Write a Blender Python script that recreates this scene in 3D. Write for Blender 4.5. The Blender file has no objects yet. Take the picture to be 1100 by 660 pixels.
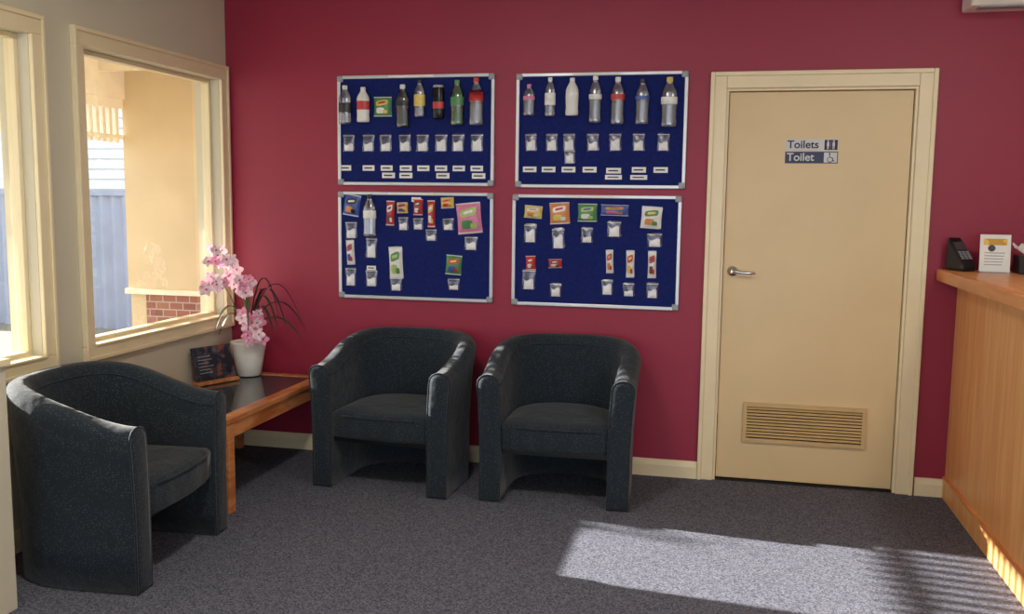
import bpy, math, random
from mathutils import Vector, Matrix
random.seed(7)
S=bpy.context.scene
S.view_settings.view_transform='Standard'
# ------------------------------------------------------------ materials
def lin(c):
    return tuple(((x/255)/12.92 if x/255<=.04045 else ((x/255+.055)/1.055)**2.4) for x in c)+(1,)
def mat(name,rgb,rough=.6,metal=0,var=.06,scale=8,bump=0,bscale=200,spec=.5,stretch=(1,1,1),trans=0):
    m=bpy.data.materials.new(name); m.use_nodes=True; nt=m.node_tree; b=nt.nodes['Principled BSDF']
    b.inputs['Roughness'].default_value=rough; b.inputs['Metallic'].default_value=metal
    b.inputs['Specular IOR Level'].default_value=spec
    tc=nt.nodes.new('ShaderNodeTexCoord'); mp=nt.nodes.new('ShaderNodeMapping'); mp.inputs['Scale'].default_value=stretch
    nt.links.new(tc.outputs['Object'],mp.inputs[0])
    n=nt.nodes.new('ShaderNodeTexNoise'); n.inputs['Scale'].default_value=scale; n.inputs['Detail'].default_value=4
    nt.links.new(mp.outputs[0],n.inputs[0])
    r=nt.nodes.new('ShaderNodeValToRGB'); c=lin(rgb)
    r.color_ramp.elements[0].position=.3; r.color_ramp.elements[1].position=.7
    r.color_ramp.elements[0].color=tuple(max(0,x*(1-var)) for x in c[:3])+(1,)
    r.color_ramp.elements[1].color=tuple(min(1,x*(1+var)) for x in c[:3])+(1,)
    nt.links.new(n.outputs[0],r.inputs[0]); nt.links.new(r.outputs[0],b.inputs['Base Color'])
    if bump:
        n2=nt.nodes.new('ShaderNodeTexNoise'); n2.inputs['Scale'].default_value=bscale
        nt.links.new(mp.outputs[0],n2.inputs[0])
        bp=nt.nodes.new('ShaderNodeBump'); bp.inputs['Strength'].default_value=bump; bp.inputs['Distance'].default_value=.01
        nt.links.new(n2.outputs[0],bp.inputs['Height']); nt.links.new(bp.outputs[0],b.inputs['Normal'])
    return m
def wood(name,c1,c2,stretch,rough=.35,scale=3):
    m=mat(name,c1,rough); nt=m.node_tree; b=nt.nodes['Principled BSDF']
    tc=nt.nodes.new('ShaderNodeTexCoord'); mp=nt.nodes.new('ShaderNodeMapping'); mp.inputs['Scale'].default_value=stretch
    nt.links.new(tc.outputs['Object'],mp.inputs[0])
    n=nt.nodes.new('ShaderNodeTexNoise'); n.inputs['Scale'].default_value=scale; n.inputs['Detail'].default_value=8; n.inputs['Distortion'].default_value=.6
    nt.links.new(mp.outputs[0],n.inputs[0]); r=nt.nodes.new('ShaderNodeValToRGB')
    r.color_ramp.elements[0].position=.35; r.color_ramp.elements[1].position=.65
    r.color_ramp.elements[0].color=lin(c1); r.color_ramp.elements[1].color=lin(c2)
    nt.links.new(n.outputs[0],r.inputs[0]); nt.links.new(r.outputs[0],b.inputs['Base Color'])
    return m
def carpet():
    m=mat('carpet',(92,90,98),.95,var=.12,scale=1.5); nt=m.node_tree; b=nt.nodes['Principled BSDF']
    tc=nt.nodes.new('ShaderNodeTexCoord')
    v=nt.nodes.new('ShaderNodeTexVoronoi'); v.inputs['Scale'].default_value=190; nt.links.new(tc.outputs['Object'],v.inputs[0])
    r=nt.nodes.new('ShaderNodeValToRGB'); r.color_ramp.elements[0].color=lin((58,60,70)); r.color_ramp.elements[1].color=lin((116,117,130))
    sp=nt.nodes.new('ShaderNodeSeparateColor'); nt.links.new(v.outputs['Color'],sp.inputs[0]); nt.links.new(sp.outputs[0],r.inputs[0])
    nt.links.new(r.outputs[0],b.inputs['Base Color'])
    bp=nt.nodes.new('ShaderNodeBump'); bp.inputs['Strength'].default_value=.35; bp.inputs['Distance'].default_value=.003
    nt.links.new(v.outputs['Distance'],bp.inputs['Height']); nt.links.new(bp.outputs[0],b.inputs['Normal'])
    b.inputs['Specular IOR Level'].default_value=.15
    return m
def fabric():
    m=mat('tub_fabric',(40,46,50),.85); nt=m.node_tree; b=nt.nodes['Principled BSDF']
    tc=nt.nodes.new('ShaderNodeTexCoord')
    v=nt.nodes.new('ShaderNodeTexVoronoi'); v.inputs['Scale'].default_value=105; v.inputs['Randomness'].default_value=.7; nt.links.new(tc.outputs['Object'],v.inputs[0])
    r=nt.nodes.new('ShaderNodeValToRGB'); r.color_ramp.elements[0].position=.14; r.color_ramp.elements[1].position=.32
    r.color_ramp.elements[0].color=lin((70,80,84)); r.color_ramp.elements[1].color=lin((31,39,47))
    nt.links.new(v.outputs['Distance'],r.inputs[0]); nt.links.new(r.outputs[0],b.inputs['Base Color'])
    n=nt.nodes.new('ShaderNodeTexNoise'); n.inputs['Scale'].default_value=9; nt.links.new(tc.outputs['Object'],n.inputs[0])
    bp=nt.nodes.new('ShaderNodeBump'); bp.inputs['Strength'].default_value=.4; bp.inputs['Distance'].default_value=.03
    nt.links.new(n.outputs[0],bp.inputs['Height'])
    nt.links.new(bp.outputs[0],b.inputs['Normal'])
    b.inputs['Sheen Weight'].default_value=.15; b.inputs['Specular IOR Level'].default_value=.2
    return m
def glass(name,tint=(1,1,1),gloss=.08,rough=0.0,k=.9):
    m=bpy.data.materials.new(name); m.use_nodes=True; nt=m.node_tree; nt.nodes.remove(nt.nodes['Principled BSDF'])
    o=nt.nodes['Material Output']; t=nt.nodes.new('ShaderNodeBsdfTransparent'); t.inputs[0].default_value=tuple(tint)+(1,)
    g=nt.nodes.new('ShaderNodeBsdfGlossy'); g.inputs['Roughness'].default_value=rough
    f=nt.nodes.new('ShaderNodeLayerWeight'); f.inputs[0].default_value=.5
    p=nt.nodes.new('ShaderNodeMath'); p.operation='POWER'; p.inputs[1].default_value=4; nt.links.new(f.outputs['Facing'],p.inputs[0])
    a=nt.nodes.new('ShaderNodeMath'); a.operation='MULTIPLY_ADD'; a.inputs[1].default_value=k; a.inputs[2].default_value=gloss; nt.links.new(p.outputs[0],a.inputs[0])
    mx=nt.nodes.new('ShaderNodeMixShader'); nt.links.new(a.outputs[0],mx.inputs[0]); nt.links.new(t.outputs[0],mx.inputs[1]); nt.links.new(g.outputs[0],mx.inputs[2])
    nt.links.new(mx.outputs[0],o.inputs[0]); return m
def multi(name,cols,scale=30,rough=.3):
    m=bpy.data.materials.new(name); m.use_nodes=True; nt=m.node_tree; b=nt.nodes['Principled BSDF']; b.inputs['Roughness'].default_value=rough
    tc=nt.nodes.new('ShaderNodeTexCoord'); n=nt.nodes.new('ShaderNodeTexNoise'); n.inputs['Scale'].default_value=scale; n.inputs['Detail'].default_value=2
    nt.links.new(tc.outputs['Object'],n.inputs[0]); r=nt.nodes.new('ShaderNodeValToRGB'); r.color_ramp.interpolation='CONSTANT'
    cr=r.color_ramp; cr.elements[0].color=lin(cols[0]); cr.elements[0].position=0
    cr.elements[1].position=.45; cr.elements[1].color=lin(cols[1%len(cols)])
    for i,c in enumerate(cols[2:]):
        e=cr.elements.new(.53+.06*i); e.color=lin(c)
    nt.links.new(n.outputs[0],r.inputs[0]); nt.links.new(r.outputs[0],b.inputs['Base Color']); return m
M={}
M['red']=mat('wall_paint_burgundy',(148,32,60),.5,var=.05,scale=1.2,bump=.05,bscale=300)
M['cream']=mat('wall_paint_cream',(206,200,178),.6,var=.03,scale=2,bump=.05,bscale=300)
M['ceil']=mat('ceiling_paint',(235,232,225),.8)
M['trim']=mat('trim_gloss_cream',(234,219,180),.35,var=.03)
M['door']=mat('door_paint',(220,195,148),.4,var=.03,scale=3)
M['vent']=mat('vent_beige',(202,172,120),.45)
M['carpet']=carpet(); M['fabric']=fabric()
M['glass']=glass('window_glass',(.93,.94,.93),.07,0,.5)
M['alu']=mat('aluminium',(206,208,211),.35,.5,var=.03)
M['plastic_grey']=mat('grey_plastic',(150,155,162),.45)
M['felt']=mat('blue_felt',(28,38,98),.95,var=.15,scale=60,bump=.2,bscale=500,spec=.1)
M['chrome']=mat('satin_chrome',(215,215,215),.2,1)
M['black']=mat('black_plastic',(22,22,24),.35)
M['dark']=mat('painted_gap_shade',(20,16,14),.9)  # near-black colour standing in for shade under the door and behind its louvres
M['wood']=wood('table_wood',(180,106,60),(220,150,96),(6,1.2,6),.22)
M['cwood']=wood('counter_veneer',(224,152,90),(240,178,114),(9,9,.7),.35)
M['cedge']=wood('counter_edge_wood',(206,122,64),(230,156,92),(6,.8,6),.3)
M['tglass']=mat('smoked_glass',(66,68,72),.04,spec=1)
M['white']=mat('white_ceramic',(236,234,226),.3)
M['paper']=mat('white_paper',(232,232,228),.7)
M['plate']=mat('sign_plate_white',(205,205,205),.4)
M['navy']=mat('sign_navy',(24,32,78),.4)
M['ink']=mat('dark_ink',(25,28,60),.6)
M['green']=mat('leaf_green',(62,78,44),.45,var=.3)
M['leafdark']=mat('leaf_dark',(58,48,50),.45,var=.3)
M['stem']=mat('stem_green',(104,112,60),.5)
M['petal']=mat('petal_pink',(248,218,226),.5,var=.1,scale=40)
M['petal2']=mat('petal_rose',(226,150,180),.5,var=.25,scale=40)
M['lip']=mat('petal_lip_magenta',(200,80,130),.5)
M['moss']=mat('moss',(90,80,50),.9,var=.4,scale=60)
M['bag']=glass('ziplock_plastic',(.80,.82,.88),.16,.3,.5)
M['sugar']=mat('sugar',(238,238,240),.7)
M['clear']=glass('clear_pet',(.84,.86,.90),.22,.2,.6)
M['cleardark']=glass('dark_pet',(.42,.42,.46),.16,.14,.6)
# ------------------------------------------------------------ geometry builder
class B:
    def __init__(s): s.v=[]; s.f=[]; s.m=[]; s.mats=[]; s.sm=[]
    def mi(s,k):
        m=M[k] if isinstance(k,str) else k
        if m not in s.mats: s.mats.append(m)
        return s.mats.index(m)
    def add(s,vs,fs,k,smooth=False,mx=None):
        o=len(s.v); i=s.mi(k)
        s.v+= [tuple((mx@Vector(p)) if mx else p) for p in vs]
        for f in fs: s.f.append([o+j for j in f]); s.m.append(i); s.sm.append(smooth)
    def box(s,a,b,k,mx=None):
        x0,y0,z0=a;x1,y1,z1=b
        vs=[(x0,y0,z0),(x1,y0,z0),(x1,y1,z0),(x0,y1,z0),(x0,y0,z1),(x1,y0,z1),(x1,y1,z1),(x0,y1,z1)]
        s.add(vs,[(0,3,2,1),(4,5,6,7),(0,1,5,4),(1,2,6,5),(2,3,7,6),(3,0,4,7)],k,False,mx)
    def lathe(s,prof,k,n=20,mx=None,sy=1,keys=None):
        vs=[]; 
        for r,z in prof:
            for i in range(n):
                a=2*math.pi*i/n; vs.append((r*math.cos(a),r*math.sin(a)*sy,z))
        for j in range(len(prof)-1):
            fs=[]
            for i in range(n): fs.append((j*n+i,j*n+(i+1)%n,(j+1)*n+(i+1)%n,(j+1)*n+i))
            if j==0: s.add(vs,fs,keys[j] if keys else k,True,mx); base=len(s.v)-len(vs)
            else:
                ii=s.mi(keys[j] if keys else k)
                for f in fs: s.f.append([base+q for q in f]); s.m.append(ii); s.sm.append(True)
        ii=s.mi(keys[-1] if keys else k)
        s.f.append([base+i for i in range(n)][::-1]); s.m.append(s.mi(keys[0] if keys else k)); s.sm.append(False)
        s.f.append([base+(len(prof)-1)*n+i for i in range(n)]); s.m.append(ii); s.sm.append(False)
    def tube(s,pts,r,k,n=8,mx=None):
        pts=[Vector(p) for p in pts]; vs=[]
        for i,p in enumerate(pts):
            t=(pts[min(i+1,len(pts)-1)]-pts[max(i-1,0)]).normalized()
            a=t.cross(Vector((0.3,0.2,1))).normalized()
            if a.length<.1: a=Vector((1,0,0))
            b=t.cross(a).normalized(); rr=r[i] if isinstance(r,(list,tuple)) else r
            for q in range(n):
                an=2*math.pi*q/n; vs.append(tuple(p+a*rr*math.cos(an)+b*rr*math.sin(an)))
        fs=[]
        for i in range(len(pts)-1):
            for q in range(n): fs.append((i*n+q,i*n+(q+1)%n,(i+1)*n+(q+1)%n,(i+1)*n+q))
        fs.append(tuple(range(n))[::-1]); fs.append(tuple((len(pts)-1)*n+q for q in range(n)))
        s.add(vs,fs,k,True,mx)
    def grid(s,fn,nu,nv,k,mx=None,smooth=True):
        vs=[fn(i/nu,j/nv) for j in range(nv+1) for i in range(nu+1)]
        fs=[(j*(nu+1)+i,j*(nu+1)+i+1,(j+1)*(nu+1)+i+1,(j+1)*(nu+1)+i) for j in range(nv) for i in range(nu)]
        s.add(vs,fs,k,smooth,mx)
    def obj(s,name,parent=None,bevel=0,seg=2,loc=None,rot=None,subsurf=0,solid=0):
        me=bpy.data.meshes.new(name); me.from_pydata(s.v,[],s.f)
        for m in s.mats: me.materials.append(m)
        for i,p in enumerate(me.polygons): p.material_index=s.m[i]; p.use_smooth=s.sm[i]
        me.update(); ob=bpy.data.objects.new(name,me); bpy.context.collection.objects.link(ob)
        if loc: ob.location=loc
        if rot: ob.rotation_euler=rot
        if parent: ob.parent=parent
        if solid: md=ob.modifiers.new('s','SOLIDIFY'); md.thickness=solid
        if bevel:
            md=ob.modifiers.new('b','BEVEL'); md.width=bevel; md.segments=seg; md.limit_method='ANGLE'; md.angle_limit=math.radians(40)
        if subsurf: md=ob.modifiers.new('ss','SUBSURF'); md.levels=subsurf; md.render_levels=subsurf
        return ob
def empty(name,loc=(0,0,0),rot=(0,0,0)):
    e=bpy.data.objects.new(name,None); e.location=loc; e.rotation_euler=rot; bpy.context.collection.objects.link(e); e.empty_display_size=.1; return e
def box(name,a,b,k,parent=None,bevel=0): g=B(); g.box(a,b,k); return g.obj(name,parent,bevel)
# ------------------------------------------------------------ room shell
H=2.75; XR=6.5; YF=-7.5
box('floor',(-.0,YF,-.1),(XR,0,0),'carpet')
box('ceiling',(-.15,YF,H),(XR+.15,.15,H+.1),'ceil')
# back wall with door opening (x 2.80..3.71, z<2.05)
DX0,DX1,DZ=2.80,3.712,2.045
g=B(); g.box((-.15,0,-.1),(DX0,.15,H),'red'); g.box((DX1,0,-.1),(XR+.15,.15,H),'red'); g.box((DX0,0,DZ),(DX1,.15,H),'red'); g.obj('wall_back')
# passage behind the toilet door; near-black floor stands in for shade
g=B(); g.box((2.4,.15,-.1),(4.2,1.6,0),'dark'); g.box((2.4,1.6,-.1),(4.2,1.7,H),'cream'); g.box((2.3,.15,-.1),(2.4,1.7,H),'cream'); g.box((4.2,.15,-.1),(4.3,1.7,H),'cream'); g.box((2.3,.15,H),(4.3,1.7,H+.1),'ceil'); g.obj('wall_passage')
# left wall with 2 windows
WZ0,WZ1=.785,2.125
W=[(-1.245,-.085),(-2.75,-1.565)]
g=B()
g.box((-.15,-.085,-.1),(0,0,H),'cream'); g.box((-.15,-1.565,-.1),(0,-1.245,H),'cream'); g.box((-.15,YF,-.1),(0,-2.75,H),'cream')
for a,b in W: g.box((-.15,a,-.1),(0,b,WZ0),'cream'); g.box((-.15,a,WZ1),(0,b,H),'cream')
g.obj('wall_left')
box('wall_right',(XR,YF,-.1),(XR+.15,0,H),'cream')
g=B(); g.box((-.15,YF-.15,-.1),(.6,YF,H),'cream'); g.box((5.9,YF-.15,-.1),(XR+.15,YF,H),'cream'); g.box((.6,YF-.15,2.5),(5.9,YF,H),'cream'); g.box((.6,YF-.15,-.1),(5.9,YF,.1),'cream'); g.obj('wall_front')
# low nib wall in the left foreground
g=B(); g.box((0,-2.34,0),(.395,-2.22,.88),'cream'); g.box((0,-2.35,.88),(.41,-2.21,.905),'trim'); g.obj('wall_nib',bevel=.004)
# baseboards
def base(name,a,b,along):
    g=B(); prof=[(0,0),(.018,0),(.018,.062),(.012,.078),(.006,.09),(0,.092)]
    vs=[];n=len(prof)
    for t in (a,b):
        for d,z in prof: vs.append((t,-d,z) if along=='x' else (d,t,z))
    fs=[(i,(i+1)%n,n+(i+1)%n,n+i) for i in range(n)]+[tuple(range(n))[::-1],tuple(range(n,2*n))]
    g.add(vs,fs,'trim'); return g.obj(name)
base('baseboard_back',0.0,2.722,'x'); base('baseboard_back_right',3.802,3.94,'x'); base('baseboard_left',-2.22,0,'y')
# windows
def window(name,y0,y1):
    e=empty(name,(0,(y0+y1)/2,(WZ0+WZ1)/2)); inv=(-(0),-(y0+y1)/2,-(WZ0+WZ1)/2)
    mx=Matrix.Translation(inv)
    w=.07
    g=B()
    g.box((0,y0-w,WZ1),(.02,y1+w,WZ1+w+.01),'trim',mx); g.box((0,y0-w,WZ0-w),(.02,y1+w,WZ0),'trim',mx)
    g.box((0,y0-w,WZ0),(.02,y0,WZ1),'trim',mx); g.box((0,y1,WZ0),(.02,y1+w,WZ1),'trim',mx)
    # raised outer bead
    g.box((.02,y0-w,WZ0-w),(.03,y0-w+.018,WZ1+w+.01),'trim',mx); g.box((.02,y1+w-.018,WZ0-w),(.03,y1+w,WZ1+w+.01),'trim',mx)
    g.box((.02,y0-w+.018,WZ1+w-.01),(.03,y1+w-.018,WZ1+w+.01),'trim',mx); g.box((.02,y0-w+.018,WZ0-w),(.03,y1+w-.018,WZ0-w+.02),'trim',mx)
    g.obj('architrave',e,.004)
    g=B(); f=.022
    for (a0,a1,b0,b1) in ((y0,y1,WZ0,WZ0+f),(y0,y1,WZ1-f,WZ1),(y0,y0+f,WZ0+f,WZ1-f),(y1-f,y1,WZ0+f,WZ1-f)):
        g.box((-.10,a0,b0),(-.05,a1,b1),'trim',mx)
    g.box((-.15,y0,WZ0-.004),(.03,y1,WZ0+.006),'trim',mx)
    g.obj('sash',e,.003)
    g=B(); g.add([(-.075,y0+f,WZ0+f),(-.075,y1-f,WZ0+f),(-.075,y1-f,WZ1-f),(-.075,y0+f,WZ1-f)],[(0,1,2,3)],'glass',False,mx); g.obj('pane',e)
window('window_1',*W[0]); window('window_2',*W[1])
# ------------------------------------------------------------ door
e=empty('door_1',((DX0+DX1)/2,0,0)); mx=Matrix.Translation((-(DX0+DX1)/2,0,0))
g=B(); w=.082
for x0,x1,z0,z1 in ((DX0-w,DX0,0,DZ+w),(DX1,DX1+w,0,DZ+w),(DX0,DX1,DZ,DZ+w)):
    g.box((x0,-.018,z0),(x1,0,z1),'trim',mx)
for x0,x1,z0,z1 in ((DX0-w,DX0-w+.022,0,DZ+w),(DX1+w-.022,DX1+w,0,DZ+w),(DX0-w+.022,DX1+w-.022,DZ+w-.022,DZ+w)):
    g.box((x0,-.028,z0),(x1,-.018,z1),'trim',mx)
g.obj('architrave',e,.004)
g=B()
g.box((DX0,0,0),(DX0+.012,.15,DZ),'trim',mx); g.box((DX1-.012,0,0),(DX1,.15,DZ),'trim',mx); g.box((DX0+.012,0,DZ-.012),(DX1-.012,.15,DZ),'trim',mx)
g.box((DX0+.012,.0,-.001),(DX1-.012,.15,.004),'dark',mx)  # dark sill strip: shade under the leaf put into the colour
g.obj('jamb',e)
g=B(); g.box((DX0+.015,.028,.010),(DX1-.015,.066,DZ-.015),'door',mx); g.obj('leaf',e,.002)
g=B(); vx0,vx1,vz0,vz1=2.945,3.56,.215,.425
for a in ((vx0,vz0,vx1,vz0+.02),(vx0,vz1-.02,vx1,vz1),(vx0,vz0+.02,vx0+.02,vz1-.02),(vx1-.02,vz0+.02,vx1,vz1-.02)):
    g.box((a[0],.012,a[1]),(a[2],.028,a[3]),'vent',mx)
g.box((vx0+.02,.0265,vz0+.02),(vx1-.02,.0279,vz1-.02),'dark',mx)  # dark backing sheet paints the shade between the slats
n=10
for i in range(n):
    z=vz0+.028+i*(vz1-vz0-.045)/n
    m2=mx@Matrix.Translation((0,.020,z+.004))@Matrix.Rotation(math.radians(-50),4,'X')
    g.box((vx0+.018,-.0012,-.0072),(vx1-.018,.0012,.0072),'vent',m2)
g.obj('vent_grille',e)
g=B(); m2=mx@Matrix.Translation((2.862,.028,1.115))@Matrix.Rotation(math.pi/2,4,'X')
g.lathe([(.027,0),(.027,.006),(.024,.01),(.010,.012),(.010,.04),(.008,.046)],'chrome',20,m2)
g.tube([mx@Vector(p) for p in [(2.862,-.014,1.115),(2.88,-.018,1.116),(2.92,-.018,1.11),(2.955,-.015,1.108),(2.975,-.008,1.108)]],[.010,.010,.008,.008,.006],'chrome')
g.obj('lever_handle',e)
def text(name,body,size,loc,k,parent,bold=0):
    c=bpy.data.curves.new(name,'FONT'); c.body=body; c.size=size; c.extrude=.0006; c.offset=bold; c.materials.append(M[k])
    o=bpy.data.objects.new(name,c); bpy.context.collection.objects.link(o); o.rotation_euler=(math.pi/2,0,0); o.location=loc; o.parent=parent; return o
def sign(name,z0,z1,plate,ink,txt,wheel):
    e=empty(name,(3.10,.028,z0)); g=B(); g.box((0,-.004,0),(.255,0,z1-z0),plate)
    g.box((.188,-.0046,.004),(.251,-.004,z1-z0-.004),ink if plate=='plate' else 'plate'); g.obj('plate',e)
    t=text('lettering',txt,.055,(.008,-.005,.013),ink,e,.0008)
    g=B(); kk='plate' if plate=='plate' else 'navy'
    if not wheel:
        for x in (.205,.232):
            g.lathe([(.004,0),(.0045,.002),(.0045,.006),(.002,.009)],kk,10,Matrix.Translation((x,-.0055,.043))@Matrix.Scale(.2,4,(0,1,0)))
            g.box((x-.006,-.0056,.022),(x+.006,-.0046,.041),kk); g.box((x-.0045,-.0056,.008),(x-.001,-.0046,.022),kk); g.box((x+.001,-.0056,.008),(x+.0045,-.0046,.022),kk)
        g.box((.2183,-.0056,.008),(.2193,-.0046,.05),kk)
    else:
        ring=[(.218+.013*math.cos(a),-.0055,.019+.013*math.sin(a)) for a in [2.3+i*.35 for i in range(14)]]
        g.tube(ring,.0018,kk,6); g.tube([(.214,-.0055,.047),(.215,-.0055,.03),(.228,-.0055,.028),(.233,-.0055,.012),(.239,-.0055,.013)],.0022,kk,6)
        g.box((.211,-.0056,.044),(.218,-.0046,.051),kk)
    g.obj('pictogram',e)
sign('toilets_sign',1.735,1.793,'plate','ink','Toilets',False)
sign('accessible_toilet_sign',1.672,1.73,'navy','plate','Toilet',True)
# ------------------------------------------------------------ tub chairs
def sm(t): t=max(0,min(1,t)); return t*t*(3-2*t)
def tub(name,loc,rz):
    e=empty(name,loc,(0,0,rz))
    hw=.312; th=.098; yf=-.31; yc=-.03; ry=.292
    path=[]
    for i in range(7): path.append((-hw,yf+(yc-yf)*i/6,-1,0))
    N=26
    for i in range(1,N):
        a=math.pi-math.pi*i/N; sc=2.4
        c,s_=math.cos(a),math.sin(a)
        x=hw*math.copysign(abs(c)**(2/sc),c); y=yc+ry*abs(s_)**(2/sc)
        path.append((x,y,0,0))
    for i in range(7): path.append((hw,yc-(yc-yf)*i/6,1,0))
    P=[Vector((p[0],p[1])) for p in path]; g=B(); vs=[]; K=0
    for i,p in enumerate(P):
        t=(P[min(i+1,len(P)-1)]-P[max(i-1,0)]).normalized(); nrm=Vector((-t.y,t.x))  # outward (left of travel)
        u=(p.y-yf)/(yc+ry-yf); h=.625+.13*sm(u*1.05)
        fl=.018+.02*sm(u)
        T=th*(1-.12*sm(u))
        prof=[(T/2,0),(T/2,.15),(T/2,.3)]
        ht=h-.05
        prof+= [(T/2+fl*.5,ht-.1),(T/2+fl,ht)]
        for q in range(1,8):
            an=math.pi*q/8; prof.append((fl*.8+ (T/2+.004)*math.cos(an),ht+.05*math.sin(an)**.8))
        prof+= [(-T/2+fl*.6,ht),(-T/2+fl*.2,ht-.1),(-T/2,.34),(-T/2,.15),(-T/2,0)]
        K=len(prof)
        for d,z in prof: vs.append((p.x+nrm.x*d,p.y+nrm.y*d,z+.004))
    fs=[]
    for i in range(len(P)-1):
        for j in range(K-1): fs.append((i*K+j,i*K+j+1,(i+1)*K+j+1,(i+1)*K+j))
        fs.append((i*K+K-1,i*K,(i+1)*K,(i+1)*K+K-1))
    g.add(vs,fs,'fabric',True)
    # front caps, slightly puffed
    L=(len(P)-1)*K
    for base_,sgn in ((0,1),(L,-1)):
        ring=[vs[base_+j] for j in range(K)]; cx=sum(v[0] for v in ring)/K
        def inset(v,s,dy): 
            zc=.33; return (cx+(v[0]-cx)*s, v[1]-dy, zc+(v[2]-zc)*(1-(1-s)*.16))
        r1=[inset(v,.86,.010) for v in ring]; r2=[inset(v,.55,.014) for v in ring]
        vv=ring+r1+r2; ff=[]
        for a in (0,1):
            for j in range(K):
                q=(a*K+j,a*K+(j+1)%K,(a+1)*K+(j+1)%K,(a+1)*K+j); ff.append(q if sgn<0 else q[::-1])
        ff.append(tuple(range(2*K,3*K)) if sgn<0 else tuple(range(2*K,3*K))[::-1])
        g.add(vv,ff,'fabric',True)
    g.obj('shell',e)
    g=B()
    for base_ in (0,L):
        ring=[vs[base_+j] for j in range(K)]
        g.tube([(v[0],v[1]-.004,v[2]) for v in ring],.0045,'fabric',6)
    # piping where the inside back meets the rolled top edge
    j=K-5; g.tube([vs[i*K+j] for i in range(0,len(P))],.004,'fabric',6)
    g.obj('piping',e)
    # seat: superellipse-like outline matching the inside of the shell
    g=B(); out=[]
    ihw=hw-th/2+.004; 
    for i in range(5): out.append((-ihw,yf+.012+(yc-yf)*i/5))
    for i in range(0,21):
        a=math.pi-math.pi*i/20; c,s_=math.cos(a),math.sin(a)
        out.append((ihw*math.copysign(abs(c)**(2/2.4),c) if abs(c)>1e-6 else 0, yc+(ry-th/2)*abs(s_)**(2/2.4)))
    for i in range(5): out.append((ihw,yc-(yc-yf-.012)*(i+1)/5))
    for i in range(1,8): 
        t=i/8; out.append((ihw-2*ihw*t,yf+.012-.03*math.sin(math.pi*t)))
    n=len(out); cy=-.03
    rings=[(.9,.262),(.985,.266),(1,.28),(1,.37),(.985,.385),(.95,.395),(.8,.408),(.5,.42),(.2,.424)]
    vs2=[]
    for sc,z in rings:
        for x,y in out: vs2.append((x*sc,cy+(y-cy)*sc,z))
    fs=[]
    for r in range(len(rings)-1):
        for j in range(n): fs.append((r*n+(j+1)%n,r*n+j,(r+1)*n+j,(r+1)*n+(j+1)%n))
    fs.append(tuple((len(rings)-1)*n+j for j in range(n))[::-1]); fs.append(tuple(range(n)))
    g.add(vs2,fs,'fabric',True); g.obj('seat_cushion',e)
    g=B(); g.tube([(out[-i][0]*1.0,out[-i][1]-.002,.378) for i in range(1,8)],.004,'fabric',6)
    g.box((-ihw,-.27,.235),(ihw,-.24,.265),'black'); g.box((-ihw,.05,.2),(ihw,.08,.265),'black')
    for sx in (-1,1):
        for yy in (-.26,.0): g.lathe([(.02,0),(.022,.004)],'black',10,Matrix.Translation((sx*hw,yy,0)))
    g.obj('frame_and_glides',e)
tub('tub_armchair',(1.185,-.35,0),math.radians(-4))
tub('tub_armchair.001',(2.045,-.34,0),math.radians(1))
tub('tub_armchair.002',(.405,-1.69,0),math.radians(94))
# ------------------------------------------------------------ corner table
TX0,TX1,TY0,TY1,TZ=.035,.625,-1.15,-.05,.455
e=empty('corner_table',((TX0+TX1)/2,(TY0+TY1)/2,0)); mx=Matrix.Translation((-(TX0+TX1)/2,-(TY0+TY1)/2,0))
g=B(); fw=.07
g.box((TX0,TY0,TZ-.03),(TX1,TY0+fw,TZ),'wood',mx); g.box((TX0,TY1-fw,TZ-.03),(TX1,TY1,TZ),'wood',mx)
g.box((TX0,TY0+fw,TZ-.03),(TX0+fw,TY1-fw,TZ),'wood',mx); g.box((TX1-fw,TY0+fw,TZ-.03),(TX1,TY1-fw,TZ),'wood',mx)
g.obj('top_frame',e,.006)
g=B(); g.box((TX0+fw,TY0+fw,TZ-.012),(TX1-fw,TY1-fw,TZ-.003),'tglass',mx); g.obj('glass_inset',e)
g=B(); q=.012
g.box((TX0+q,TY0+q,TZ-.10),(TX1-q,TY0+q+.02,TZ-.03),'wood',mx); g.box((TX0+q,TY1-q-.02,TZ-.10),(TX1-q,TY1-q,TZ-.03),'wood',mx)
g.box((TX0+q,TY0+q+.02,TZ-.10),(TX0+q+.02,TY1-q-.02,TZ-.03),'wood',mx); g.box((TX1-q-.02,TY0+q+.02,TZ-.10),(TX1-q,TY1-q-.02,TZ-.03),'wood',mx)
g.obj('apron',e,.002)
g=B(); l=.055
for x,y in ((TX0+.008,TY0+.008),(TX1-.004-l,TY0+.004),(TX0+.008,TY1-.008-l)): g.box((x,y,0),(x+l,y+l,TZ-.03),'wood',mx)
g.obj('legs',e,.006)
# framed notice leaning on the left wall
e=empty('tabletop_notice',(.125,-.40,TZ+.001),(0,0,math.radians(66)))
g=B(); g.box((-.13,-.035,0),(.13,.03,.018),'wood'); g.obj('base',e,.003)
m2=Matrix.Translation((0,0,.018))@Matrix.Rotation(math.radians(-16),4,'X')
g=B(); g.box((-.125,-.006,0),(.125,.002,.185),multi('notice_print',[(40,42,50),(58,60,72),(130,76,50),(80,94,120)],14,.15),m2)
for i in range(6): g.box((-.095,-.0068,.04+i*.018),(-.095+random.uniform(.06,.11),-.006,.043+i*.018),'plastic_grey',m2)
g.obj('panel',e)
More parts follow.
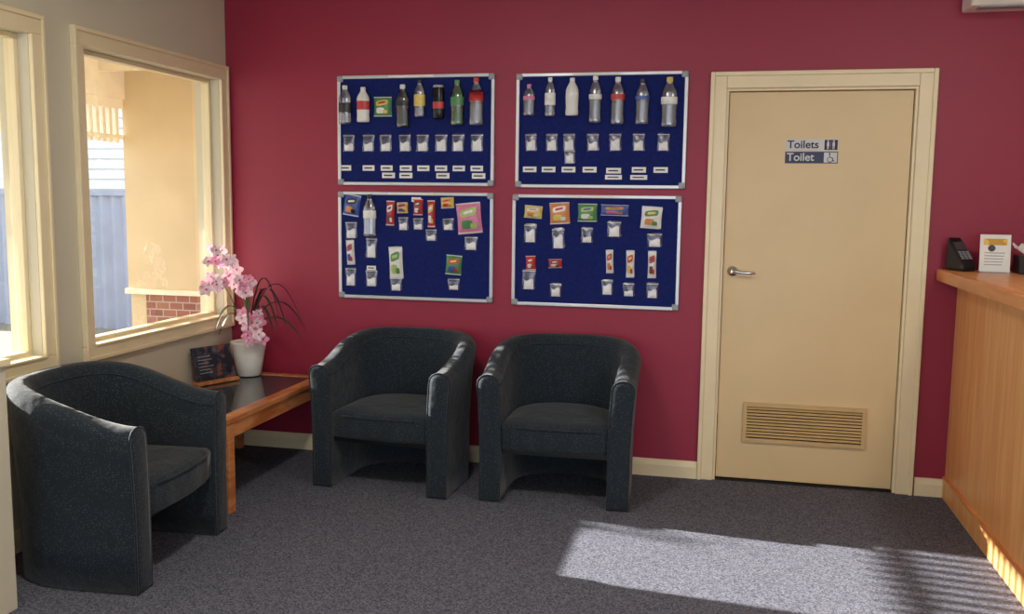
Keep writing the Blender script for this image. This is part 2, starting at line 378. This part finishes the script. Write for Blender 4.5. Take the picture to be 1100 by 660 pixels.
# ------------------------------------------------------------ orchid
e=empty('potted_orchid',(.19,-.155,TZ+.001))
g=B(); g.lathe([(.062,0),(.068,.004),(.082,.09),(.098,.185),(.100,.195),(.094,.197),(.088,.185),(.08,.17)],'white',32)
g.lathe([(.083,.168),(.05,.178),(.01,.182)],'moss',24); g.obj('pot',e)
def bez(a,b,c,d,n=14):
    a,b,c,d=map(Vector,(a,b,c,d)); return [a*(1-t)**3+b*3*t*(1-t)**2+c*3*t*t*(1-t)+d*t**3 for t in [i/n for i in range(n+1)]]
stems=[bez((0,0,.17),(.0,.0,.5),(-.04,-.08,.70),(-.07,-.24,.70)),
       bez((.01,0,.17),(.03,-.02,.45),(.02,-.08,.6),(.03,-.14,.5)),
       bez((0,-.02,.17),(.02,-.05,.35),(.08,-.08,.38),(.10,-.12,.22)),
       bez((0,-.0,.17),(-.03,-.1,.45),(-.06,-.18,.62),(-.08,-.26,.53))]
g=B()
for s_ in stems: g.tube(s_,.0035,'stem',6)
g.obj('stems',e)
g=B()
def flower(pos,dirv,size,k1):
    z=Vector(dirv).normalized(); x=z.cross(Vector((0,0,1))).normalized(); y=z.cross(x).normalized()
    R=Matrix((x,y,z)).transposed().to_4x4(); mx=Matrix.Translation(pos)@R@Matrix.Rotation(random.uniform(-.4,.4),4,'Z')
    for i,(ln,wd) in enumerate(((1,.62),(1,.85),(.95,.6),(.95,.6),(1,.85))):
        a=math.pi/2+i*2*math.pi/5; m2=mx@Matrix.Rotation(a,4,'Z')
        def fn(u,v,ln=ln,wd=wd):
            r=v*ln*size; w=(u-.5)*2*wd*size*.55*math.sin(math.pi*min(1,(v*.86+.08)))**.7
            return (r,w,size*(.28*v*v-.25*abs(u-.5)*v)+size*.05*math.sin(6*v+i))
        g.grid(fn,4,5,k1,m2)
    g.lathe([(.02*size,0),(.14*size,.10*size),(.16*size,.22*size),(.05*size,.28*size)],'lip',8,mx)
cam=Vector((.7,-1,.1))
for s_,rng in ((stems[0],(7,15)),(stems[1],(10,15)),(stems[3],(10,15))):
    for i in range(*rng):
        for r_ in range(2):
            p=s_[i]+Vector((random.uniform(-.03,.03),random.uniform(-.035,.035),random.uniform(-.035,.035)))
            flower(p,cam+Vector((random.uniform(-.6,.6),random.uniform(-.5,.5),random.uniform(-.5,.5))),random.uniform(.030,.042),'petal' if random.random()>.25 else 'petal2')
for i in range(24):
    p=stems[2][random.randint(9,14)]+Vector((random.uniform(-.055,.055),random.uniform(-.04,.04),random.uniform(-.05,.06)))
    flower(p,cam+Vector((random.uniform(-.6,.6),random.uniform(-.5,.5),random.uniform(-.6,.4))),random.uniform(.030,.038),'petal2' if random.random()>.45 else 'petal')
g.obj('blossoms',e)
g=B()
def leaf(a,b,c,d,w,k):
    pts=bez(a,b,c,d,16); side=(pts[-1]-pts[0]); side=Vector((side.y,-side.x,0)).normalized()
    def fn(u,v):
        i=v*16; j=int(min(15,i)); p=pts[j].lerp(pts[j+1],i-j); ww=w*math.sin(math.pi*(v*.88+.1))**.6
        return tuple(p+side*((u-.5)*2*ww)+Vector((0,0,abs(u-.5)*ww*.8)))
    g.grid(fn,4,16,k)
for (d,h,k,w) in (((.36,-.02),.32,'leafdark',.013),((.28,-.10),.42,'leafdark',.012),((.18,.02),.48,'green',.013),((.38,-.12),.22,'green',.014),((.24,-.16),.30,'leafdark',.012),
                  ((.12,-.22),.36,'green',.012),((-.05,-.28),.30,'green',.012),((.30,.05),.44,'leafdark',.012),((.12,.05),.4,'green',.012),((-.08,-.18),.24,'green',.014),((.21,-.06),.36,'green',.012)):
    x,y=d; leaf((0,0,.17),(x*.2,y*.2,.17+h*.8),(x*.6,y*.6,.17+h*1.15),(x,y,.17+h*.35),w,k)
g.obj('leaves',e)
# ------------------------------------------------------------ notice boards with drinks and snacks
RED=(190,56,56);YEL=(222,196,100);GRN=(80,136,84);BLU=(66,92,160);WHT=(226,226,220);ORG=(210,140,84);PNK=(208,122,156);BRN=(112,76,60);BLK=(34,34,38);PUR=(110,60,150);LIM=(170,192,108)
solid={k:mat('print_%d'%i,k,.35,var=.12,scale=40) for i,k in enumerate((RED,YEL,GRN,BLU,WHT,ORG,PNK,BRN,BLK,LIM))}
caps=solid; labs=solid
greenpet=glass('green_pet',(.25,.62,.32),.2,.14,.5); milk=mat('milky_bottle',(222,222,216),.4); can=mat('black_can',(24,24,26),.25,.3)
def packet(g,x,z,w,h,k,rot=0,d=.022,cols=None):
    mx=Matrix.Translation((x,-.012,z))@Matrix.Rotation(rot,4,'Y')
    def fn(u,v,o=0):
        b=(math.sin(math.pi*u)**.5)*(math.sin(math.pi*min(1,max(0,(v-.07)/.86)))**.5)
        wv=.0015*math.sin(v*40) if v<.08 or v>.92 else 0
        return ((u-.5)*w*(1-.05*math.sin(math.pi*v)),-b*d+wv-o,(v-.5)*h)
    g.grid(fn,10,12,k,mx)
    if cols:
        def disc(cu,cv,ru,rv,k2,o,tilt=0):
            # printed panel following the bulge of the pack
            def f2(a,r):
                t=a*2*math.pi; du=ru*r*math.cos(t); dv=rv*r*math.sin(t)
                sq=1/max(abs(math.cos(t)),abs(math.sin(t)))**.6
                u=min(.97,max(.03,cu+du*sq)); v=min(.95,max(.05,cv+dv*sq+tilt*du)); return fn(u,v,o)
            g.grid(f2,16,4,k2,mx)
        s1=solid[cols[1]]; s2=solid[cols[2]] if len(cols)>2 else solid[WHT]; s3=solid[cols[3]] if len(cols)>3 else s2
        disc(.5,.68,.34,.13,s1,.0012,.15); disc(.5,.69,.2,.05,s2 if s2!=s1 else solid[BLK],.0024,.15)
        disc(.42,.30,.24,.14,s3,.0012); disc(.68,.24,.13,.09,s1,.0024)
        for vv in (.04,.96): g.box((-w*.49,-.0035,(vv-.5)*h-h*.02),(w*.49,-.0022,(vv-.5)*h+h*.02),'plate',mx)
def zbag(g,x,z,w,h,fill=.5):
    rot=random.uniform(-.06,.06)
    packet(g,x,z,w,h,'bag',rot,.008)
    mx=Matrix.Translation((x,-.0135,z-h*.5+h*fill*.5+.004))
    def fn(u,v):
        b=(math.sin(math.pi*u)**.5)*(math.sin(math.pi*v)**.5); return ((u-.5)*w*.72,-b*.012-.001,(v-.5)*h*fill*(1-.25*math.sin(math.pi*u*2)*v))
    g.grid(fn,6,6,'sugar',mx)
    g.box((x-w*.48,-.0155,z+h*.36),(x+w*.48,-.0145,z+h*.39),'plate')
def bottle(g,x,z,w,h,body,label,cap,lab=(.44,.62)):
    r=w/2
    pr=[(r*.86,0),(r*.98,h*.02),(r,h*.08),(r*.93,h*.2),(r*1.0,h*lab[0]),(r*1.0,h*lab[1]),(r*.97,h*.68),(r*.8,h*.76),(r*.5,h*.85),(r*.36,h*.9),(r*.40,h*.905),(r*.40,h*.985),(r*.34,h)]
    keys=[body]*4+[label]+[body]*4+[cap]*4
    g.lathe(pr,body,18,Matrix.Translation((x,-.012-r*.62,z-h/2)),.6,keys[:12])
def can_(g,x,z,w,h):
    r=w/2; g.lathe([(r*.8,0),(r,h*.04),(r,h*.3),(r,h*.5),(r,h*.93),(r*.82,h)],can,18,Matrix.Translation((x,-.012-r*.62,z-h/2)),.6,[can,can,labs[RED],can,'alu'])
def labelp(g,x,z,w,h):
    g.box((x-w/2,-.0145,z-h/2),(x+w/2,-.0125,z+h/2),'paper'); g.box((x-w*.36,-.0149,z-h*.12),(x+w*.3,-.0145,z+h*.12),'ink')
def board(name,X,Z,rect,items):
    u0,v0,u1,v1=rect; e=empty(name,(X,0,Z))
    def cx(u): return (u-u0)/(u1-u0)*.9
    def cz(v): return -(v-v0)/(v1-v0)*.6
    su=.9/(u1-u0); sv=.6/(v1-v0)
    g=B(); g.box((.012,-.012,-.588),(.888,-.001,-.012),'felt'); g.obj('felt_panel',e)
    g=B(); f=.018
    g.box((.03,-.020,-f),(.87,-.001,0),'alu'); g.box((.03,-.020,-.6),(.87,-.001,-.6+f),'alu'); g.box((0,-.020,-.57),(f,-.001,-.03),'alu'); g.box((.9-f,-.020,-.57),(.9,-.001,-.03),'alu')
    g.obj('frame',e,.003)
    g=B()
    for sx in (0,1):
        for sz in (0,1):
            x0=0 if sx==0 else .9-.034; z0=-.034 if sz==0 else -.6
            g.box((x0-.001,-.023,z0),(x0+.035,-.001,z0+.034),'plastic_grey')
    g.obj('corner_caps',e,.008,3)
    g=B(); g.box((.3,-.0215,-.015),(.56,-.0198,-.003),'paper'); 
    for it in items:
        t=it[0]
        if t=='p': _,u,v,w,h,cols=it[:6]; packet(g,cx(u),cz(v),w*su,h*sv,solid[cols[0]],it[6] if len(it)>6 else random.uniform(-.08,.08),.022,cols)
        if t=='z': _,u,v=it[:3]; w,h=(it[3],it[4]) if len(it)>3 else (13,20); zbag(g,cx(u),cz(v),w*su,h*sv,random.uniform(.35,.6))
        if t=='b': _,u,v,w,h,bd,lb,cp=it[:8]; bottle(g,cx(u),cz(v),w*su,h*sv,bd,labs[lb],caps[cp],it[8] if len(it)>8 else (.44,.62))
        if t=='c': _,u,v,w,h=it; can_(g,cx(u),cz(v),w*su,h*sv)
        if t=='l': _,u,v,w,h=it; labelp(g,cx(u),cz(v),w*su,h*sv)
    g.obj('pinned_packaging',e)
A=[('b',373,112,14,42,'clear',BLK,WHT,(.3,.55)),('b',393,112,14,38,milk,RED,WHT,(.35,.6)),('p',413,114,20,22,[GRN,YEL,RED,WHT],0),('b',436,114,14,46,'cleardark',BLK,WHT,(.5,.62)),
   ('b',454,106,12,40,'clear',YEL,BLK,(.3,.6)),('c',474,110,12,36),('b',494,111,14,48,greenpet,GRN,GRN),('b',514,110,15,50,'clear',RED,RED,(.5,.7))]
A+=[('z',u,153) for u in (375,397,416,437,456,476,494,514)]
A+=[('l',u,181,13,6) for u in (371,397,417,438,457,476,495,514)]+[('l',u,189,14,6) for u in (419,438,478,516)]
board('drinks_display_board',.687,2.142,(363,80,532,200),A)
C=[('b',570,108,13,34,'clear',PNK,PNK,(.5,.62)),('b',593,105,12,42,'clear',WHT,WHT,(.3,.6)),('b',617,105,14,40,milk,WHT,WHT),('b',642,108,14,50,'clear',WHT,WHT,(.5,.6)),('b',666,110,15,50,'clear',RED,WHT,(.52,.64)),('b',692,111,15,48,'clear',BLU,BLK,(.54,.62)),('b',720,112,17,52,'clear',WHT,YEL,(.46,.6))]
C+=[('z',u,153) for u in (572,595,614,640,664,689,715)]+[('z',615,169,12,16)]
C+=[('l',u,183,15,6) for u in (571,592,614,637,690,713)]+[('l',663,184,16,6),('l',663,191,18,5),('l',690,191,18,5)]
board('drinks_display_board.001',1.706,2.137,(555,79,739,203),C)
D=[('p',379,221,18,24,[BLU,BLK,WHT,ORG],.15),('b',400,232,14,46,'clear',WHT,BLK),('p',421,229,9,28,[RED,WHT,BRN]),('p',434,223,12,12,[YEL,RED,BLU]),('p',451,222,10,18,[RED,BRN,WHT]),('p',465,229,8,30,[RED,YEL,WHT]),
   ('p',482,217,14,12,[YEL,ORG,RED]),('p',505,233,26,34,[PNK,LIM,WHT,GRN],-.1),('p',377,273,9,28,[WHT,RED,BLU]),('p',427,283,15,36,[WHT,GRN,LIM,LIM]),('p',489,284,17,22,[GRN,RED,YEL,BLU]),
   ('z',378,248),('z',400,267,12,24),('z',435,240,11,16),('z',451,240,11,14),('z',483,240,12,14),('z',465,252,12,14),('z',507,260,14,16),('z',377,300,12,22),('z',400,301,13,20),('z',427,307,13,16),('z',489,305,13,14),('l',449,214,10,5),('l',400,290,10,5)]
board('snacks_display_board',.686,1.506,(364,206,530,324),D)
E=[('p',573,228,20,14,[YEL,WHT,ORG]),('p',602,229,22,24,[ORG,WHT,RED,YEL]),('p',632,228,21,20,[GRN,LIM,BLU,WHT]),('p',661,225,30,12,[BLU,ORG,GRN,PNK]),('p',700,232,22,24,[WHT,GRN,YEL,ORG]),
   ('p',571,284,11,16,[RED,RED,WHT]),('p',598,284,15,10,[RED,BRN,WHT]),('p',657,280,8,26,[WHT,RED,ORG]),('p',679,282,9,30,[WHT,RED,YEL]),('p',702,282,9,30,[WHT,RED,BRN]),
   ('z',570,251,14,22),('z',601,256,14,24),('z',632,252,13,18),('z',661,245,15,18),('z',704,256,16,16),('z',569,302,15,24),('z',599,313,13,16),('z',655,308,13,18),('z',678,310,13,16),('z',703,310,13,18)]
board('snacks_display_board.001',1.693,1.501,(550,209,731,331),E)
# ------------------------------------------------------------ reception counter
e=empty('reception_counter',(4.3,-1.6,0)); mx=Matrix.Translation((-4.3,1.6,0))
CX=3.945; CT=1.158
g=B(); g.box((CX,-3.2,.10),(CX+.03,-.004,CT-.06),'cwood',mx); g.box((CX+.03,-3.2,.0),(4.66,-3.17,CT-.06),'cwood',mx)
g.obj('front_panel',e)
g=B(); g.box((CX-.012,-3.2,0),(CX+.03,-.02,.10),'cwood',mx); g.box((CX-.016,-3.2,.10),(CX+.02,-.02,.112),'cedge',mx); g.obj('kickboard',e,.003)
g=B(); g.box((3.842,-3.25,CT-.06),(3.87,-.003,CT),'cedge',mx); g.box((3.87,-3.25,CT-.05),(4.45,-.003,CT-.002),'cwood',mx); g.obj('countertop',e,.008)
g=B(); g.box((4.4,-3.17,0),(4.43,-.02,CT-.05),'cwood',mx); g.box((4.43,-3.1,.70),(5.05,-.02,.73),'cwood',mx); g.box((5.02,-3.1,0),(5.05,-.02,.70),'cwood',mx); g.obj('desk_return',e)
# items on counter
e=empty('leaflet_stand',(4.055,-.19,CT),(0,0,math.radians(-8)))
g=B(); m2=Matrix.Translation((0,0,.004))@Matrix.Rotation(math.radians(-10),4,'X')
g.box((-.065,-.004,0),(.065,0,.175),'paper',m2); g.box((-.05,-.0048,.125),(.05,-.004,.155),multi('leaflet_heading',[(200,150,60),(230,190,90)],12,.6),m2)
for i in range(5): g.box((-.045,-.0046,.03+i*.014),(.03+.003*i,-.004,.034+i*.014),'plastic_grey',m2)
g.lathe([(.016,0),(.016,.001)],'black',16,m2@Matrix.Translation((-.015,-.004,.11))@Matrix.Rotation(math.pi/2,4,'X'))
g.box((-.065,-.05,0),(.065,.04,.004),'clear'); g.obj('leaflet_and_holder',e)
e=empty('card_payment_terminal',(3.925,-.10,CT),(0,0,math.radians(25)))
g=B(); vs=[(-.04,-.07,0),(.04,-.07,0),(.04,.06,0),(-.04,.06,0),(-.04,-.07,.03),(.04,-.07,.03),(.04,.05,.16),(-.04,.05,.16)]
g.add(vs,[(0,3,2,1),(4,5,6,7),(0,1,5,4),(1,2,6,5),(2,3,7,6),(3,0,4,7)],'black'); g.obj('housing',e,.012,3)
g=B(); m2=Matrix.Translation((0,-.01,.0975))@Matrix.Rotation(math.atan2(.13,.12),4,'X')
g.box((-.028,.0,.0),(.028,.05,.003),'tglass',m2)
for i in range(3):
    for j in range(4): g.box((-.028+i*.021,-.055+j*.013,0),(-.014+i*.021,-.047+j*.013,.004),'plastic_grey',m2)
g.obj('screen_and_keys',e)
e=empty('tissue_box',(4.22,-.2,CT))
g=B(); g.box((-.075,-.06,0),(.075,.06,.085),'black'); g.obj('box',e,.004)
g=B()
def fn(u,v): a=u*2*math.pi; r=.012+.03*v+.008*math.sin(3*a)*v; return (r*math.cos(a)*1.6-.02,r*math.sin(a),.085+.045*v+.014*math.sin(5*a+1)*v)
g.grid(fn,24,6,'paper'); g.obj('tissue',e)
e=empty('wall_air_conditioner',(4.35,0,2.385)); g=B()
prof=[(0,.0),(-.17,.0),(-.21,.05),(-.22,.2),(-.19,.29),(0,.29)]
n=len(prof); vs=[(x,y,z) for x in (-.47,.47) for y,z in prof]
g.add(vs,[(i,(i+1)%n,n+(i+1)%n,n+i)[::-1] for i in range(n)]+[tuple(range(n)),tuple(range(n,2*n))[::-1]],'white'); g.obj('housing',e,.008)
g=B(); g.box((-.43,-.165,-.006),(.43,-.10,.0),'plastic_grey'); g.obj('louvre',e)
# ------------------------------------------------------------ outside porch
M['pcream']=mat('porch_render',(206,186,146),.8,var=.06,scale=3); M['pwhite']=mat('porch_timber',(228,216,186),.6)
m=mat('brick',(140,80,62),.85); nt=m.node_tree; bt=nt.nodes.new('ShaderNodeTexBrick'); tc=nt.nodes.new('ShaderNodeTexCoord'); mp=nt.nodes.new('ShaderNodeMapping'); mp.inputs['Rotation'].default_value=(math.pi/2,0,0)
nt.links.new(tc.outputs['Object'],mp.inputs[0]); nt.links.new(mp.outputs[0],bt.inputs[0]); bt.inputs['Scale'].default_value=4.3
bt.inputs['Color1'].default_value=lin((132,84,70)); bt.inputs['Color2'].default_value=lin((154,104,86)); bt.inputs['Mortar'].default_value=lin((170,158,144))
nt.links.new(bt.outputs[0],nt.nodes['Principled BSDF'].inputs['Base Color']); M['brick']=m
M['fence']=mat('fence_steel',(138,146,164),.6,var=.08,scale=3); M['weather']=mat('weatherboard_white',(206,210,210),.6); M['paving']=mat('paving',(120,112,102),.9,var=.15,scale=12)
box('porch_slab',(-1.95,YF,-.12),(-.15,1.5,-.02),'paving'); box('garden_ground',(-30,-12,-.3),(-1.95,25,-.2),mat('gravel',(120,114,100),.95,var=.3,scale=25))
g=B(); g.box((-1.74,1.5,.74),(-.0,1.75,2.6),'pcream'); g.box((-1.60,1.52,-.12),(-.0,1.75,.70),'brick'); g.box((-1.74,1.53,-.12),(-1.60,1.75,.70),'pcream'); g.box((-1.76,1.48,.70),(-.0,1.76,.74),'pwhite')
g.obj('wall_porch_wing')
g=B(); g.box((-2.0,YF,2.5),(-.15,1.5,2.56),'pwhite')
for i in range(12): g.box((-1.9,1.2-i*.75,2.38),(-.15,1.26-i*.75,2.5),'pwhite')
g.obj('porch_roof')
e=empty('porch_frieze',(-1.75,0,0)); g=B()
g.box((-.04,YF,2.2),(.04,1.5,2.5),'pwhite'); g.box((-.02,YF,2.13),(.02,1.5,2.2),'pwhite'); g.box((-.02,YF,1.90),(.02,1.5,1.93),'pwhite')
y=1.45
while y>-4.5: g.box((-.012,y-.035,1.87),(.012,y,2.2),'pwhite'); y-=.075
g.box((-.05,-2.6,-.1),(.05,-2.5,2.2),'pwhite')
g.obj('rails_and_pickets',e)
g=B()
def fn(u,v): x=-12+u*10.5; return (x,5.2+.02*math.sin(x*2*math.pi/.16),-.25+v*1.75)
g.grid(fn,520,1,'fence'); g.box((-12,5.17,1.46),(-1.5,5.25,1.53),'fence'); g.obj('corrugated_fence')
g=B(); 
for i in range(22): g.add([(-16,9.0-.0,i*.17-.3),(-5.5,9.0,i*.17-.3),(-5.5,9.025,i*.17-.13),(-16,9.025,i*.17-.13),(-16,9.025,i*.17-.3),(-5.5,9.025,i*.17-.3)],[(0,1,2,3),(0,4,5,1)],'weather')
g.box((-16,9.03,-.3),(-5.5,13,3.44),'weather'); g.box((-9.3,8.95,1.0),(-8.1,9.02,2.3),'pwhite'); g.box((-9.2,8.94,1.08),(-8.2,8.96,2.22),'tglass')
g.box((-16.3,8.6,3.44),(-5.2,13.3,3.6),'plastic_grey'); g.obj('weatherboard_house')
# small garden tree west of the porch (its leaves dapple the sun on the carpet)
e=empty('garden_tree',(-4.6,.30,-.2)); g=B()
g.tube([(0,0,0),(.05,.02,.8),(-.03,.0,1.6),(.02,.03,2.6)],[.06,.05,.04,.02],M['leafdark'],8)
for a in range(6): g.tube([(0,0,1.7+.1*a),(.22*math.cos(a*1.9),.22*math.sin(a*1.9),2.1+.1*a),(.38*math.cos(a*1.9),.38*math.sin(a*1.9),2.35+.08*a)],[.02,.012,.005],M['leafdark'],6)
g.obj('trunk',e); g=B()
for i in range(480):
    a=random.uniform(0,6.28); r=.50*random.random()**.5; z=2.62+random.gauss(0,.16)
    if z>2.9: z=2.9-random.random()*.4
    mx=Matrix.Translation((r*math.cos(a),r*math.sin(a),z))@Matrix.Rotation(random.uniform(0,6.28),4,'Z')@Matrix.Rotation(random.uniform(-1.2,1.2),4,'X')
    g.add([(0,-.05,0),(.022,0,.006),(0,.05,0),(-.022,0,.006)],[(0,1,2,3)],'green',False,mx)
g.obj('foliage',e)
# ------------------------------------------------------------ light
w=bpy.data.worlds.new('sky'); S.world=w; w.use_nodes=True; nt=w.node_tree; bg=nt.nodes['Background']
bg.inputs[0].default_value=(.87,.92,1,1); bg.inputs[1].default_value=3.0
sd=bpy.data.lights.new('sun','SUN'); sd.energy=30; sd.angle=math.radians(.5); sd.color=(1,.94,.86)
so=bpy.data.objects.new('sun',sd); bpy.context.collection.objects.link(so)
so.rotation_euler=Vector((1,-.11,-.36)).to_track_quat('-Z','Y').to_euler(); so.location=(-6,1,4)
for i,(x,y) in enumerate(((1.6,-2.6),(4.2,-2.6))):  # unseen ceiling lights, added as fill to brighten the room
    e=empty('added_fill_light' if i==0 else 'added_fill_light.001',(x,y,H)); g=B(); g.lathe([(.10,-.012),(.105,-.004),(.105,0)],'white',24); g.obj('fill_bezel',e)
    ld=bpy.data.lights.new('fill_lamp','AREA'); ld.shape='DISK'; ld.size=.3; ld.energy=30; ld.color=(1,.92,.80)
    lo=bpy.data.objects.new('fill_lamp',ld); bpy.context.collection.objects.link(lo); lo.parent=e; lo.location=(0,0,-.03)
# ------------------------------------------------------------ camera
def Rm(yaw,pitch,roll):
    cy,sy=math.cos(yaw),math.sin(yaw); cp,sp=math.cos(pitch),math.sin(pitch)
    f=Vector((-sy*cp,cy*cp,sp)); r=Vector((cy,sy,0)); u=r.cross(f); cr,sr=math.cos(roll),math.sin(roll)
    return r*cr+u*sr, u*cr-r*sr, f
r_,u_,f_=Rm(.219,-.116,.012)
cd=bpy.data.cameras.new('camera'); co=bpy.data.objects.new('camera',cd); bpy.context.collection.objects.link(co)
co.matrix_world=Matrix(((r_.x,u_.x,-f_.x,2.786),(r_.y,u_.y,-f_.y,-4.910),(r_.z,u_.z,-f_.z,1.472),(0,0,0,1)))
cd.sensor_width=36; cd.lens=36*991.3/1100; cd.clip_start=.05; S.camera=co
